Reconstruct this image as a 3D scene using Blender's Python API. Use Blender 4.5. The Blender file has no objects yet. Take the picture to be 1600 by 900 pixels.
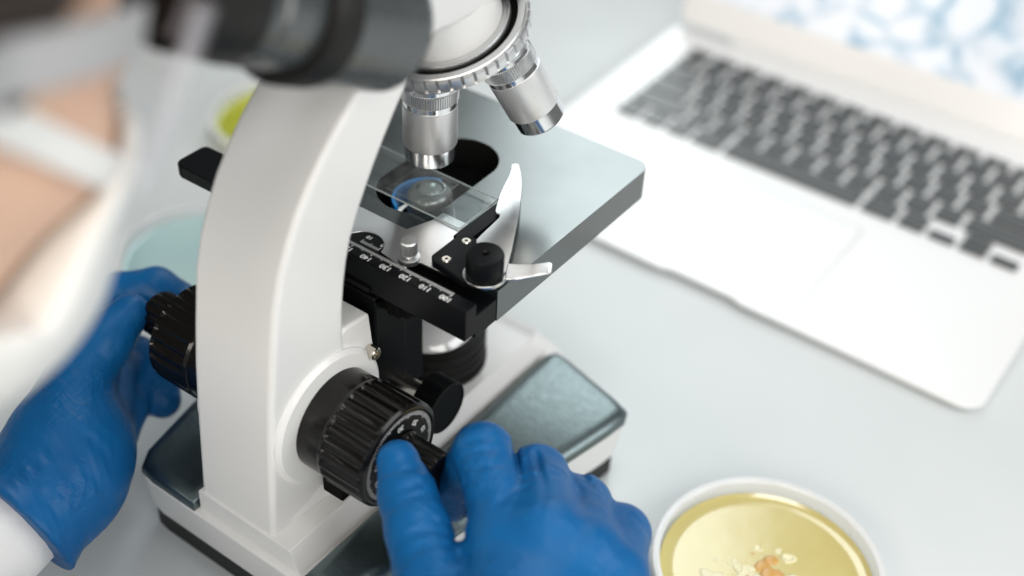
import bpy, bmesh, math, random
import numpy as np
from mathutils import Vector, Matrix, Quaternion

random.seed(7)
rng = np.random.RandomState(5)
MM = 0.001
ZT = 9.0            # height of the microscope's own origin above the table (mm)
SC = bpy.context.scene
COL = SC.collection

# ------------------------------------------------------------------ camera
cam_d = bpy.data.cameras.new("camera")
cam = bpy.data.objects.new("camera", cam_d)
COL.objects.link(cam)
SC.camera = cam
cam_d.sensor_width = 36.0
cam_d.lens = 44.3
cam_d.clip_start = 0.02
cam_d.clip_end = 20.0
Rr = (0.80594159, 0.59062852, 0.0402008)
Ru = (-0.39795255, 0.49024656, 0.77543025)
Rf = (-0.43828292, 0.64094951, -0.63015222)
m = Matrix(((Rr[0], Ru[0], -Rf[0], 0), (Rr[1], Ru[1], -Rf[1], 0), (Rr[2], Ru[2], -Rf[2], 0), (0, 0, 0, 1)))
m.translation = Vector((283.34, -348.02, 443.68 + ZT)) * MM
cam.matrix_world = m
cam_d.dof.use_dof = True
cam_d.dof.focus_distance = 0.512
cam_d.dof.aperture_fstop = 3.1

# ------------------------------------------------------------------ world and lamps
world = bpy.data.worlds.new("World")
SC.world = world
world.use_nodes = True
bg = world.node_tree.nodes["Background"]
bg.inputs[0].default_value = (0.97, 0.97, 0.94, 1)
bg.inputs[1].default_value = 0.12


def area(name, loc, target, sx, sy, power, col=(1, 1, 1)):
    d = bpy.data.lights.new(name, 'AREA')
    d.shape = 'RECTANGLE'
    d.size = sx
    d.size_y = sy
    d.energy = power
    d.color = col
    o = bpy.data.objects.new(name, d)
    COL.objects.link(o)
    o.location = loc
    o.rotation_euler = (Vector(target) - Vector(loc)).to_track_quat('-Z', 'Y').to_euler()
    return o


area("window_light", (-0.84, 1.85, 1.85), (0, 0.1, 0.1), 0.78, 2.1, 24, (0.92, 0.99, 1.0))
area("right_fill_light", (1.5, 0.5, 0.9), (0.05, 0.0, 0.1), 1.1, 1.0, 14, (0.97, 0.99, 1.0))  # added fill to brighten the right-hand faces, no window is known there
area("right_rear_fill", (1.3, -0.8, 1.0), (0.05, 0.0, 0.1), 1.0, 1.0, 13, (1.0, 0.97, 0.92))  # added fill for the arm's right and back faces, not a known lamp
area("ceiling_light", (0.3, 0.05, 2.3), (0.2, 0.0, 0.0), 0.9, 0.6, 14, (1.0, 0.99, 0.97))
area("arm_back_fill", (0.12, -1.6, 0.80), (0.0, 0.0, 0.17), 1.6, 0.8, 34, (1.0, 0.92, 0.82))  # added warm fill that brightens the arm's back over the shoulder, no real source

SC.view_settings.view_transform = 'Standard'
SC.view_settings.look = 'None'
SC.view_settings.exposure = 0.0
SC.view_settings.gamma = 1.0
SC.render.engine = 'CYCLES'
SC.cycles.max_bounces = 10
SC.cycles.transparent_max_bounces = 12
SC.cycles.use_denoising = True
SC.cycles.caustics_reflective = False
SC.cycles.caustics_refractive = False


# ------------------------------------------------------------------ materials
def mat(name, col, rough=0.5, metal=0.0, ior=1.5, spec=0.5, coat=0.0, noise=None, bump=None, trans=0.0,
        emit=None, tint=None, sss=0.0, sheen=0.0, alpha=1.0, rough_noise=None, aniso=0.0):
    M = bpy.data.materials.new(name)
    M.use_nodes = True
    nt = M.node_tree
    b = nt.nodes["Principled BSDF"]
    b.inputs["Base Color"].default_value = (*col, 1)
    b.inputs["Roughness"].default_value = rough
    b.inputs["Metallic"].default_value = metal
    b.inputs["IOR"].default_value = ior
    b.inputs["Specular IOR Level"].default_value = spec
    b.inputs["Coat Weight"].default_value = coat
    b.inputs["Transmission Weight"].default_value = trans
    b.inputs["Sheen Weight"].default_value = sheen
    b.inputs["Anisotropic"].default_value = aniso
    b.inputs["Alpha"].default_value = alpha
    if tint:
        b.inputs["Specular Tint"].default_value = (*tint, 1)
    if sss:
        b.inputs["Subsurface Weight"].default_value = sss
        b.inputs["Subsurface Radius"].default_value = (0.006, 0.003, 0.002)
        b.inputs["Subsurface Scale"].default_value = 1.0
    tc = nt.nodes.new("ShaderNodeTexCoord")

    def ntex(scale, detail=4.0, stretch=None):
        t = nt.nodes.new("ShaderNodeTexNoise")
        t.inputs["Scale"].default_value = scale
        t.inputs["Detail"].default_value = detail
        if stretch:
            mp = nt.nodes.new("ShaderNodeMapping")
            mp.inputs["Scale"].default_value = stretch
            nt.links.new(tc.outputs["Object"], mp.inputs[0])
            nt.links.new(mp.outputs[0], t.inputs[0])
        else:
            nt.links.new(tc.outputs["Object"], t.inputs[0])
        return t
    if noise:                       # (scale, other colour, low, high)
        t = ntex(noise[0])
        r = nt.nodes.new("ShaderNodeValToRGB")
        r.color_ramp.elements[0].position = noise[2]
        r.color_ramp.elements[1].position = noise[3]
        r.color_ramp.elements[0].color = (*col, 1)
        r.color_ramp.elements[1].color = (*noise[1], 1)
        nt.links.new(t.outputs[0], r.inputs[0])
        nt.links.new(r.outputs[0], b.inputs["Base Color"])
    if rough_noise:                 # (scale, low, high)
        t = ntex(rough_noise[0])
        mr = nt.nodes.new("ShaderNodeMapRange")
        mr.inputs[3].default_value = rough_noise[1]
        mr.inputs[4].default_value = rough_noise[2]
        nt.links.new(t.outputs[0], mr.inputs[0])
        nt.links.new(mr.outputs[0], b.inputs["Roughness"])
    if bump:                        # (scale, strength, distance[, stretch])
        t = ntex(bump[0], 3.0, bump[3] if len(bump) > 3 else None)
        bp = nt.nodes.new("ShaderNodeBump")
        bp.inputs["Strength"].default_value = bump[1]
        bp.inputs["Distance"].default_value = bump[2]
        nt.links.new(t.outputs[0], bp.inputs["Height"])
        nt.links.new(bp.outputs[0], b.inputs["Normal"])
    if emit:
        b.inputs["Emission Color"].default_value = (*emit[0], 1)
        b.inputs["Emission Strength"].default_value = emit[1]
    return M


M_white = mat("white_enamel", (0.795, 0.795, 0.785), 0.33, coat=0.15, bump=(900, 0.06, 0.0002), rough_noise=(60, 0.28, 0.4))
M_white_head = mat("white_gloss_enamel", (0.80, 0.80, 0.79), 0.28, coat=0.3)
M_pad = mat("textured_black_rubber", (0.008, 0.014, 0.017), 0.36, ior=2.6, tint=(0.80, 0.98, 1.0), bump=(620, 0.3, 0.0003), rough_noise=(300, 0.28, 0.45))
M_foot = mat("black_foot", (0.012, 0.012, 0.013), 0.6)
M_stage = mat("black_stage_lacquer", (0.006, 0.009, 0.010), 0.22, ior=2.4, tint=(0.93, 1.0, 1.0), bump=(2500, 0.05, 0.0001), rough_noise=(35, 0.18, 0.29))
M_satin = mat("satin_black_metal", (0.004, 0.0045, 0.0055), 0.36, ior=1.4, spec=0.16, bump=(3000, 0.1, 0.0001))
M_gloss = mat("gloss_black_plastic", (0.004, 0.0035, 0.003), 0.17, ior=1.45, spec=0.4, rough_noise=(120, 0.13, 0.24))
M_matte = mat("matte_black", (0.004, 0.004, 0.004), 0.8, spec=0.1)
M_chrome = mat("chrome", (0.80, 0.81, 0.82), 0.17, 1.0, rough_noise=(200, 0.13, 0.22))
M_brush = mat("brushed_steel", (0.66, 0.665, 0.67), 0.3, 1.0, bump=(700, 0.08, 0.0001, (1, 14, 1)), rough_noise=(90, 0.25, 0.36))
M_satin_al = mat("satin_aluminium", (0.74, 0.745, 0.75), 0.34, 1.0, bump=(2500, 0.08, 0.00008))
M_barrel = mat("matte_silver_barrel", (0.80, 0.80, 0.80), 0.42, 0.85, bump=(3500, 0.1, 0.00006))
M_mount = mat("grey_lens_mount", (0.27, 0.28, 0.28), 0.2, 0.2, ior=1.9)
M_clip = mat("sprung_steel", (0.56, 0.565, 0.57), 0.24, 1.0, rough_noise=(120, 0.18, 0.3))
M_steel = mat("nickel_screw", (0.70, 0.66, 0.58), 0.2, 1.0)
M_print = mat("white_print", (0.85, 0.86, 0.86), 0.6)
M_tube = mat("dark_grey_tube_lacquer", (0.045, 0.052, 0.055), 0.28, ior=1.8, rough_noise=(80, 0.22, 0.34))
M_rubber = mat("soft_black_rubber", (0.008, 0.0075, 0.007), 0.5, spec=0.3)
M_blue = mat("blue_filter_ring", (0.0, 0.30, 0.80), 0.4)
M_glove = mat("blue_nitrile", (0.004, 0.105, 0.30), 0.42, ior=1.45, spec=0.28, noise=(45, (0.003, 0.088, 0.262), 0.35, 0.7), rough_noise=(150, 0.36, 0.5))


def add_wrinkles(M):
    """thin stretch lines and fine pebbling of stretched rubber"""
    nt = M.node_tree
    b = nt.nodes["Principled BSDF"]
    tc = nt.nodes.new("ShaderNodeTexCoord")
    last = None
    for rot, scl, st, dist in (((0.4, 0.5, 0.8), (60, 330, 330), 0.9, 0.0016), ((1.2, -0.4, 0.3), (420, 70, 420), 0.6, 0.0012), ((0, 0, 0), (900, 900, 900), 0.25, 0.0003)):
        mp = nt.nodes.new("ShaderNodeMapping")
        mp.inputs["Rotation"].default_value = rot
        mp.inputs["Scale"].default_value = scl
        nz = nt.nodes.new("ShaderNodeTexNoise")
        nz.inputs["Scale"].default_value = 1.0
        nz.inputs["Detail"].default_value = 2.0
        nz.inputs["Distortion"].default_value = 0.6
        bp = nt.nodes.new("ShaderNodeBump")
        bp.inputs["Strength"].default_value = st
        bp.inputs["Distance"].default_value = dist
        nt.links.new(tc.outputs["Object"], mp.inputs[0])
        nt.links.new(mp.outputs[0], nz.inputs[0])
        msk = nt.nodes.new("ShaderNodeTexNoise")
        msk.inputs["Scale"].default_value = 38
        nt.links.new(tc.outputs["Object"], msk.inputs[0])
        mr = nt.nodes.new("ShaderNodeMapRange")
        mr.inputs[1].default_value = 0.42
        mr.inputs[2].default_value = 0.68
        nt.links.new(msk.outputs[0], mr.inputs[0])
        mu = nt.nodes.new("ShaderNodeMath")
        mu.operation = 'MULTIPLY'
        nt.links.new(nz.outputs[0], mu.inputs[0])
        nt.links.new(mr.outputs[0], mu.inputs[1])
        nt.links.new(mu.outputs[0], bp.inputs["Height"])
        if last:
            nt.links.new(last.outputs[0], bp.inputs["Normal"])
        last = bp
    nt.links.new(last.outputs[0], b.inputs["Normal"])


add_wrinkles(M_glove)
M_skin = mat("skin", (0.70, 0.47, 0.34), 0.45, sss=0.15, noise=(40, (0.66, 0.42, 0.31), 0.35, 0.75))
M_hair = mat("dark_brown_hair", (0.030, 0.017, 0.011), 0.45, bump=(300, 0.8, 0.002, (1, 12, 1)))
M_mask = mat("white_mask_fabric", (0.74, 0.75, 0.74), 0.8, bump=(900, 0.25, 0.0005))
M_coat = mat("white_lab_coat_cotton", (0.80, 0.80, 0.80), 0.85, bump=(60, 0.5, 0.004), sheen=0.2)
M_table = mat("pale_laminate", (0.615, 0.65, 0.66), 0.36, noise=(9, (0.58, 0.62, 0.63), 0.35, 0.7), bump=(400, 0.04, 0.0004), rough_noise=(14, 0.28, 0.42))
M_lapal = mat("laptop_aluminium", (0.84, 0.845, 0.85), 0.42, 0.25, bump=(4000, 0.06, 0.00005))
M_seam = mat("grey_seam", (0.25, 0.25, 0.25), 0.5)
M_key = mat("black_key", (0.03, 0.034, 0.034), 0.36, ior=1.8)
M_well = mat("black_key_well", (0.03, 0.033, 0.034), 0.5)
M_agar_y = mat("yellow_agar", (0.61, 0.53, 0.22), 0.11, ior=1.85, noise=(30, (0.56, 0.47, 0.17), 0.4, 0.75), bump=(60, 0.12, 0.0006))
M_agar_g = mat("lime_agar", (0.40, 0.42, 0.04), 0.15, noise=(25, (0.52, 0.55, 0.08), 0.4, 0.7))
M_agar_b = mat("pale_blue_liquid", (0.40, 0.57, 0.58), 0.12, noise=(20, (0.46, 0.62, 0.62), 0.4, 0.7))
M_amber = mat("amber_colony", (0.60, 0.34, 0.10), 0.25)
M_cream = mat("cream_colony", (0.78, 0.74, 0.50), 0.3)


def glass(name, col, rough=0.0, ior=1.45):
    return mat(name, col, rough, 0.0, ior, trans=1.0)


def clear_sheet(name, tint, gloss_rough=0.02, ior=1.5, amount=1.0, haze=0.0):
    """thin clear plastic or glass: see-through with a fresnel sheen"""
    M = bpy.data.materials.new(name)
    M.use_nodes = True
    nt = M.node_tree
    for n in list(nt.nodes):
        if n.type != 'OUTPUT_MATERIAL':
            nt.nodes.remove(n)
    out = [n for n in nt.nodes if n.type == 'OUTPUT_MATERIAL'][0]
    tr = nt.nodes.new("ShaderNodeBsdfTransparent")
    tr.inputs[0].default_value = (*tint, 1)
    gl = nt.nodes.new("ShaderNodeBsdfGlossy")
    gl.inputs["Roughness"].default_value = gloss_rough
    fr = nt.nodes.new("ShaderNodeFresnel")
    fr.inputs[0].default_value = ior
    mu = nt.nodes.new("ShaderNodeMath")
    mu.operation = 'MULTIPLY'
    mu.inputs[1].default_value = amount
    mx = nt.nodes.new("ShaderNodeMixShader")
    ge = nt.nodes.new("ShaderNodeNewGeometry")
    fa = nt.nodes.new("ShaderNodeMath")
    fa.operation = 'SUBTRACT'
    fa.inputs[0].default_value = 1.0
    nt.links.new(ge.outputs["Backfacing"], fa.inputs[1])
    m3 = nt.nodes.new("ShaderNodeMath")
    m3.operation = 'MULTIPLY'
    nt.links.new(fr.outputs[0], mu.inputs[0])
    nt.links.new(mu.outputs[0], m3.inputs[0])
    nt.links.new(fa.outputs[0], m3.inputs[1])
    nt.links.new(m3.outputs[0], mx.inputs[0])
    nt.links.new(tr.outputs[0], mx.inputs[1])
    nt.links.new(gl.outputs[0], mx.inputs[2])
    if haze:  # whitish reflection on the glass, painted in as a mottled diffuse mix
        df = nt.nodes.new("ShaderNodeBsdfDiffuse")
        df.inputs[0].default_value = (0.8, 0.82, 0.82, 1)
        m2 = nt.nodes.new("ShaderNodeMixShader")
        nz = nt.nodes.new("ShaderNodeTexNoise")
        nz.inputs["Scale"].default_value = 160
        nz.inputs["Detail"].default_value = 6
        tc = nt.nodes.new("ShaderNodeTexCoord")
        nt.links.new(tc.outputs["Object"], nz.inputs[0])
        mr = nt.nodes.new("ShaderNodeMapRange")
        mr.inputs[1].default_value = 0.35
        mr.inputs[2].default_value = 0.75
        mr.inputs[3].default_value = haze * 0.4
        mr.inputs[4].default_value = haze * 1.8
        nt.links.new(nz.outputs[0], mr.inputs[0])
        nt.links.new(mr.outputs[0], m2.inputs[0])
        nt.links.new(mx.outputs[0], m2.inputs[1])
        nt.links.new(df.outputs[0], m2.inputs[2])
        mx = m2
    nt.links.new(mx.outputs[0], out.inputs[0])
    return M


M_slide = clear_sheet("slide_glass", (0.95, 0.97, 0.97), 0.01, 1.52, 1.2, 0.035)
M_slide_edge = mat("slide_ground_edge", (0.60, 0.68, 0.68), 0.4, alpha=0.7)
M_cover_edge = mat("cover_glass_edge", (0.60, 0.68, 0.68), 0.4, alpha=0.22)
M_dish = mat("frosted_dish_plastic", (0.82, 0.83, 0.84), 0.2, alpha=0.32, coat=0.5)
M_dish_rim = mat("dish_rim_plastic", (0.82, 0.83, 0.84), 0.2, alpha=0.55, coat=0.5)
M_goggle = mat("milky_goggle_plastic", (0.80, 0.80, 0.87), 0.25, alpha=0.2)
M_strap = mat("grey_goggle_frame", (0.42, 0.42, 0.43), 0.45)
M_lens = mat("condenser_glass", (0.50, 0.53, 0.53), 0.03, 0.0, 1.8, trans=0.2, coat=1.0)
M_dome = mat("illuminator_glass", (0.55, 0.56, 0.56), 0.08, 0.0, 1.8, coat=1.0)


def screen_material():
    M = bpy.data.materials.new("histology_screen")
    M.use_nodes = True
    nt = M.node_tree
    b = nt.nodes["Principled BSDF"]
    tc = nt.nodes.new("ShaderNodeTexCoord")
    nz = nt.nodes.new("ShaderNodeTexNoise")
    nz.inputs["Scale"].default_value = 26
    nz.inputs["Detail"].default_value = 5
    mixv = nt.nodes.new("ShaderNodeMixRGB")
    mixv.inputs[0].default_value = 0.035
    nt.links.new(tc.outputs["Object"], nz.inputs[0])
    nt.links.new(tc.outputs["Object"], mixv.inputs[1])
    nt.links.new(nz.outputs["Color"], mixv.inputs[2])
    vo = nt.nodes.new("ShaderNodeTexVoronoi")
    vo.feature = 'DISTANCE_TO_EDGE'
    vo.inputs["Scale"].default_value = 36
    nt.links.new(mixv.outputs[0], vo.inputs[0])
    r1 = nt.nodes.new("ShaderNodeValToRGB")
    r1.color_ramp.elements[0].position = 0.02
    r1.color_ramp.elements[0].color = (0.30, 0.49, 0.63, 1)
    r1.color_ramp.elements[1].position = 0.24
    r1.color_ramp.elements[1].color = (0.90, 0.94, 0.98, 1)
    e = r1.color_ramp.elements.new(0.10)
    e.color = (0.60, 0.74, 0.86, 1)
    nt.links.new(vo.outputs[0], r1.inputs[0])
    n2 = nt.nodes.new("ShaderNodeTexNoise")
    n2.inputs["Scale"].default_value = 22
    n2.inputs["Detail"].default_value = 6
    nt.links.new(tc.outputs["Object"], n2.inputs[0])
    r2 = nt.nodes.new("ShaderNodeValToRGB")
    r2.color_ramp.elements[0].position = 0.42
    r2.color_ramp.elements[0].color = (0, 0, 0, 1)
    r2.color_ramp.elements[1].position = 0.60
    r2.color_ramp.elements[1].color = (1, 1, 1, 1)
    nt.links.new(n2.outputs[0], r2.inputs[0])
    mx = nt.nodes.new("ShaderNodeMixRGB")
    mx.inputs[1].default_value = (0.93, 0.95, 0.98, 1)
    nt.links.new(r2.outputs[0], mx.inputs[0])
    nt.links.new(r1.outputs[0], mx.inputs[2])
    b.inputs["Base Color"].default_value = (0.02, 0.02, 0.02, 1)
    b.inputs["Roughness"].default_value = 0.25
    nt.links.new(mx.outputs[0], b.inputs["Emission Color"])
    b.inputs["Emission Strength"].default_value = 0.95
    return M


M_screen = screen_material()


# ------------------------------------------------------------------ mesh helpers (all lengths in mm)
class MB:
    def __init__(s):
        s.v, s.f = [], []

    def add(s, verts, faces):
        o = len(s.v)
        s.v += [tuple(float(c) for c in p) for p in verts]
        s.f += [[i + o for i in f] for f in faces]
        return s

    def box(s, x0, x1, y0, y1, z0, z1):
        v = [(x, y, z) for z in (z0, z1) for (x, y) in ((x0, y0), (x1, y0), (x1, y1), (x0, y1))]
        return s.add(v, [[3, 2, 1, 0], [4, 5, 6, 7], [0, 1, 5, 4], [1, 2, 6, 5], [2, 3, 7, 6], [3, 0, 4, 7]])

    def prism(s, poly, a0, a1, axis='z', top_scale=None):
        """poly in the two remaining axes (x,y)/(y,z)/(x,z), extruded along axis"""
        def P(p, a):
            return {'z': (p[0], p[1], a), 'x': (a, p[0], p[1]), 'y': (p[0], a, p[1])}[axis]
        n = len(poly)
        ar = sum(poly[i][0] * poly[(i + 1) % n][1] - poly[(i + 1) % n][0] * poly[i][1] for i in range(n))
        if (ar < 0) != (axis == 'y'):
            poly = poly[::-1]
        top = poly if top_scale is None else top_scale(poly)
        v = [P(p, a0) for p in poly] + [P(p, a1) for p in top]
        f = [list(range(n))[::-1], list(range(n, 2 * n))]
        f += [[i, (i + 1) % n, (i + 1) % n + n, i + n] for i in range(n)]
        return s.add(v, f)

    def lathe(s, prof, c=(0, 0, 0), d=(0, 0, 1), n=64, mod=None, cap=True):
        """prof = [(radius, offset along d)], mod(k, i, r) may change a radius (knurls)"""
        d = Vector(d).normalized()
        a = Vector((0, 0, 1)) if abs(d.z) < 0.9 else Vector((1, 0, 0))
        e1 = d.cross(a).normalized()
        e2 = d.cross(e1)
        c = Vector(c)
        v, f = [], []
        for k, (r, h) in enumerate(prof):
            for i in range(n):
                t = 2 * math.pi * i / n
                rr = mod(k, i, r) if mod else r
                v.append(c + d * h + (e1 * math.cos(t) + e2 * math.sin(t)) * rr)
        for k in range(len(prof) - 1):
            for i in range(n):
                j = (i + 1) % n
                f.append([k * n + i, k * n + j, (k + 1) * n + j, (k + 1) * n + i])
        if cap:
            f.append(list(range(n))[::-1])
            q = (len(prof) - 1) * n
            f.append([q + i for i in range(n)])
        return s.add(v, f)


def obj(name, mb, material, parent=None, bevel=0.0, seg=2, smooth=35, kind=None):
    me = bpy.data.meshes.new(name)
    v = np.array(mb.v, float) * MM
    me.from_pydata([tuple(p) for p in v], [], mb.f)
    me.validate()
    bm = bmesh.new()
    bm.from_mesh(me)
    bmesh.ops.recalc_face_normals(bm, faces=bm.faces[:])
    bm.to_mesh(me)
    bm.free()
    me.materials.append(material)
    o = bpy.data.objects.new(name, me)
    COL.objects.link(o)
    if parent:
        o.parent = parent
    if bevel:
        b = o.modifiers.new("bevel", 'BEVEL')
        b.width = bevel * MM
        b.segments = seg
        b.limit_method = 'ANGLE'
        b.angle_limit = math.radians(28)
        b.harden_normals = False
    if smooth:
        for p in me.polygons:
            p.use_smooth = True
        try:
            me.set_sharp_from_angle(angle=math.radians(smooth))
        except Exception:
            pass
    if kind:
        o["kind"] = kind
    return o


def thing(name, label, cat, loc=(0, 0, 0), group=None):
    o = bpy.data.objects.new(name, None)
    COL.objects.link(o)
    o.empty_display_size = 0.02
    o.location = Vector(loc) * MM
    o["label"] = label
    o["category"] = cat
    if group:
        o["group"] = group
    return o


def tag(o, label, cat, group=None):
    o["label"] = label
    o["category"] = cat
    if group:
        o["group"] = group


def arc(cx, cy, r, a0, a1, n=10):
    return [(cx + r * math.cos(math.radians(a0 + (a1 - a0) * i / n)), cy + r * math.sin(math.radians(a0 + (a1 - a0) * i / n))) for i in range(n + 1)]


def rrect(x0, x1, y0, y1, r, n=6):
    return arc(x1 - r, y0 + r, r, -90, 0, n) + arc(x1 - r, y1 - r, r, 0, 90, n) + arc(x0 + r, y1 - r, r, 90, 180, n) + arc(x0 + r, y0 + r, r, 180, 270, n)


def text_into(mb, s, size, origin, ex, ey, bold=0.0):
    """flat lettering as real mesh: centred at origin, reading along ex, upright along ey"""
    cu = bpy.data.curves.new("lettering", 'FONT')
    cu.body = s
    cu.size = 1.0
    cu.align_x = 'CENTER'
    cu.align_y = 'CENTER'
    cu.offset = bold
    cu.resolution_u = 3
    to = bpy.data.objects.new("lettering", cu)
    COL.objects.link(to)
    dg = bpy.context.evaluated_depsgraph_get()
    me = bpy.data.meshes.new_from_object(to.evaluated_get(dg))
    ex, ey, o = Vector(ex), Vector(ey), Vector(origin)
    mb.add([o + ex * (p.co.x * size) + ey * (p.co.y * size) for p in me.vertices], [list(p.vertices) for p in me.polygons])
    bpy.data.objects.remove(to)
    bpy.data.curves.remove(cu)
    bpy.data.meshes.remove(me)


def quad_into(mb, c, ex, ey, w, h):
    c, ex, ey = Vector(c), Vector(ex) * (w / 2), Vector(ey) * (h / 2)
    mb.add([c - ex - ey, c + ex - ey, c + ex + ey, c - ex + ey], [[0, 1, 2, 3]])


# ---- signed-distance modelling for the hands, face and clothes
def cone(p, a, b, ra, rb):
    a, b = np.array(a, float), np.array(b, float)
    ab = b - a
    t = np.clip(((p - a) @ ab) / (ab @ ab), 0, 1)
    return np.linalg.norm(p - a - t[..., None] * ab, axis=-1) - (ra + (rb - ra) * t)


def smin(a, b, k):
    h = np.clip(0.5 + 0.5 * (b - a) / k, 0, 1)
    return b + (a - b) * h - k * h * (1 - h)


def smax(a, b, k):
    return -smin(-a, -b, k)


def ellip(p, c, r, ax=None):
    q = p - np.array(c, float)
    if ax is not None:
        q = q @ np.array(ax, float).T
    r = np.array(r, float)
    k0 = np.linalg.norm(q / r, axis=-1)
    k1 = np.linalg.norm(q / (r * r), axis=-1)
    return k0 * (k0 - 1) / np.maximum(k1, 1e-9)


def chain(p, pts, rad, k=3.0):
    d = None
    for i in range(len(pts) - 1):
        c = cone(p, pts[i], pts[i + 1], rad[i], rad[i + 1])
        d = c if d is None else smin(d, c, k)
    return d


def surface_net(fn, lo, hi, h):
    lo, hi = np.array(lo, float), np.array(hi, float)
    n = np.ceil((hi - lo) / h).astype(int) + 1
    gx, gy, gz = [lo[i] + h * np.arange(n[i]) for i in range(3)]
    val = np.empty(n, np.float32)
    Y, Z = np.meshgrid(gy, gz, indexing='ij')
    for i, x in enumerate(gx):
        p = np.stack([np.full_like(Y, x), Y, Z], -1)
        val[i] = fn(p)
    s = val < 0
    cnt = np.zeros(n - 1, int)
    acc = np.zeros(tuple(n - 1) + (3,))
    corner = lambda a, i, j, k: a[i:n[0] - 1 + i, j:n[1] - 1 + j, k:n[2] - 1 + k]
    for ax in range(3):
        o = [0, 1, 2]
        o.remove(ax)
        for u in (0, 1):
            for w in (0, 1):
                c0 = [0, 0, 0]
                c0[o[0]], c0[o[1]] = u, w
                c1 = list(c0)
                c1[ax] = 1
                va, vb = corner(val, *c0), corner(val, *c1)
                cr = (va < 0) != (vb < 0)
                t = np.where(cr, va / np.where(cr, va - vb, 1), 0)
                cnt += cr
                acc[..., ax] += np.where(cr, t, 0)
                acc[..., o[0]] += np.where(cr, u, 0)
                acc[..., o[1]] += np.where(cr, w, 0)
    act = cnt > 0
    idx = -np.ones(n - 1, int)
    idx[act] = np.arange(act.sum())
    I = np.argwhere(act)
    V = lo + h * (I + acc[act] / cnt[act][:, None])
    F = []
    for ax in range(3):
        o = [0, 1, 2]
        o.remove(ax)
        sl0 = [slice(1, n[i] - 1) for i in range(3)]
        sl1 = [slice(1, n[i] - 1) for i in range(3)]
        sl0[ax] = slice(0, n[ax] - 1)
        sl1[ax] = slice(1, n[ax])
        a, b = s[tuple(sl0)], s[tuple(sl1)]
        E = np.argwhere(a != b)
        inside = a[tuple(E.T)]
        base = E.copy()
        base[:, o[0]] += 1
        base[:, o[1]] += 1
        q = []
        for du, dw in ((0, 0), (-1, 0), (-1, -1), (0, -1)):
            c = base.copy()
            c[:, o[0]] += du
            c[:, o[1]] += dw
            q.append(idx[tuple(c.T)])
        q = np.stack(q, 1)
        if len(q):
            flip = inside if ax != 1 else ~inside
            q[~flip] = q[~flip][:, ::-1]
            F.append(q)
    return V, np.concatenate(F)


def sdf_obj(name, fn, lo, hi, h, material, parent, relax=1):
    V, F = surface_net(fn, lo, hi, h)
    for _ in range(relax):          # light Laplacian pass
        A = np.zeros_like(V)
        C = np.zeros(len(V))
        for i in range(4):
            j = (i + 1) % 4
            np.add.at(A, F[:, i], V[F[:, j]])
            np.add.at(A, F[:, j], V[F[:, i]])
            np.add.at(C, F[:, i], 1)
            np.add.at(C, F[:, j], 1)
        V = 0.5 * V + 0.5 * A / C[:, None]
    me = bpy.data.meshes.new(name)
    me.vertices.add(len(V))
    me.vertices.foreach_set("co", (V * MM).ravel())
    me.loops.add(F.size)
    me.loops.foreach_set("vertex_index", F.ravel().astype(np.int32))
    me.polygons.add(len(F))
    me.polygons.foreach_set("loop_start", (np.arange(len(F)) * 4).astype(np.int32))
    me.polygons.foreach_set("loop_total", np.full(len(F), 4, np.int32))
    me.polygons.foreach_set("use_smooth", np.ones(len(F), bool))
    me.update(calc_edges=True)
    me.validate()
    me.materials.append(material)
    o = bpy.data.objects.new(name, me)
    COL.objects.link(o)
    o.parent = parent
    return o


# ------------------------------------------------------------------ the table
tb = MB().prism(rrect(-1100, 900, -285, 1300, 12), -30, 0)
table = obj("table_top", tb, M_table, bevel=2)
table["kind"] = "structure"

# ------------------------------------------------------------------ the microscope
mic = thing("microscope", "white compound microscope with black stage and silver objectives, its knobs held by the gloved hands", "microscope", (0, 0, ZT))

# --- base
half = [(0, 58.5), (24, 57.5), (40, 54), (49, 47), (84, 38), (93.5, 30), (92, 18), (63.5, -122), (59, -130), (50, -131.6), (0, -131.6)]
outline = half + [(-x, y) for x, y in half[::-1][1:-1]]


def inset(poly, d):
    n = len(poly)
    out = []
    ar = sum(poly[i][0] * poly[(i + 1) % n][1] - poly[(i + 1) % n][0] * poly[i][1] for i in range(n))
    sg = 1 if ar > 0 else -1
    for i in range(n):
        a, b, c = Vector(poly[i - 1]), Vector(poly[i]), Vector(poly[(i + 1) % n])
        n1 = Vector((-(b - a).y, (b - a).x)).normalized()
        n2 = Vector((-(c - b).y, (c - b).x)).normalized()
        nn = (n1 + n2)
        nn = nn / max(0.3, nn.length_squared / 2)
        out.append(tuple(b + sg * nn * d))
    return out


base = obj("base", MB().prism(inset(outline, 3.5), 3.2, 26.5, top_scale=lambda p: inset(p, -3.0)), M_white, mic, bevel=1.2, seg=3)
# raised white spine the arm stands on
sp = MB()
secs = []
for (y, wt, wb, zt) in ((-127.8, 31, 36.5, 38), (-60, 31, 38, 38), (20, 31.5, 38, 37.5), (38, 31, 38.5, 36.5), (46, 29, 37.5, 34.5), (52, 25.5, 35.5, 31.5), (56, 21, 31.5, 28.5), (58.2, 16, 26, 25.5)):
    secs.append([(-22.4 if y < 40 else -wb, y, 25), (-21.6 if y < 40 else -wt, y, zt), (wt, y, zt), (wb, y, 25)])
vs = [p for s_ in secs for p in s_]
fs = []
for i in range(len(secs) - 1):
    for j in range(3):
        a = i * 4 + j
        fs.append([a, a + 1, a + 5, a + 4])
    fs.append([i * 4 + 3, i * 4, i * 4 + 4, i * 4 + 7])
fs.append([0, 1, 2, 3])
q = (len(secs) - 1) * 4
fs.append([q + 3, q + 2, q + 1, q])
sp.add(vs, fs)
obj("spine", sp, M_white, base, bevel=2.2, seg=3)
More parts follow.
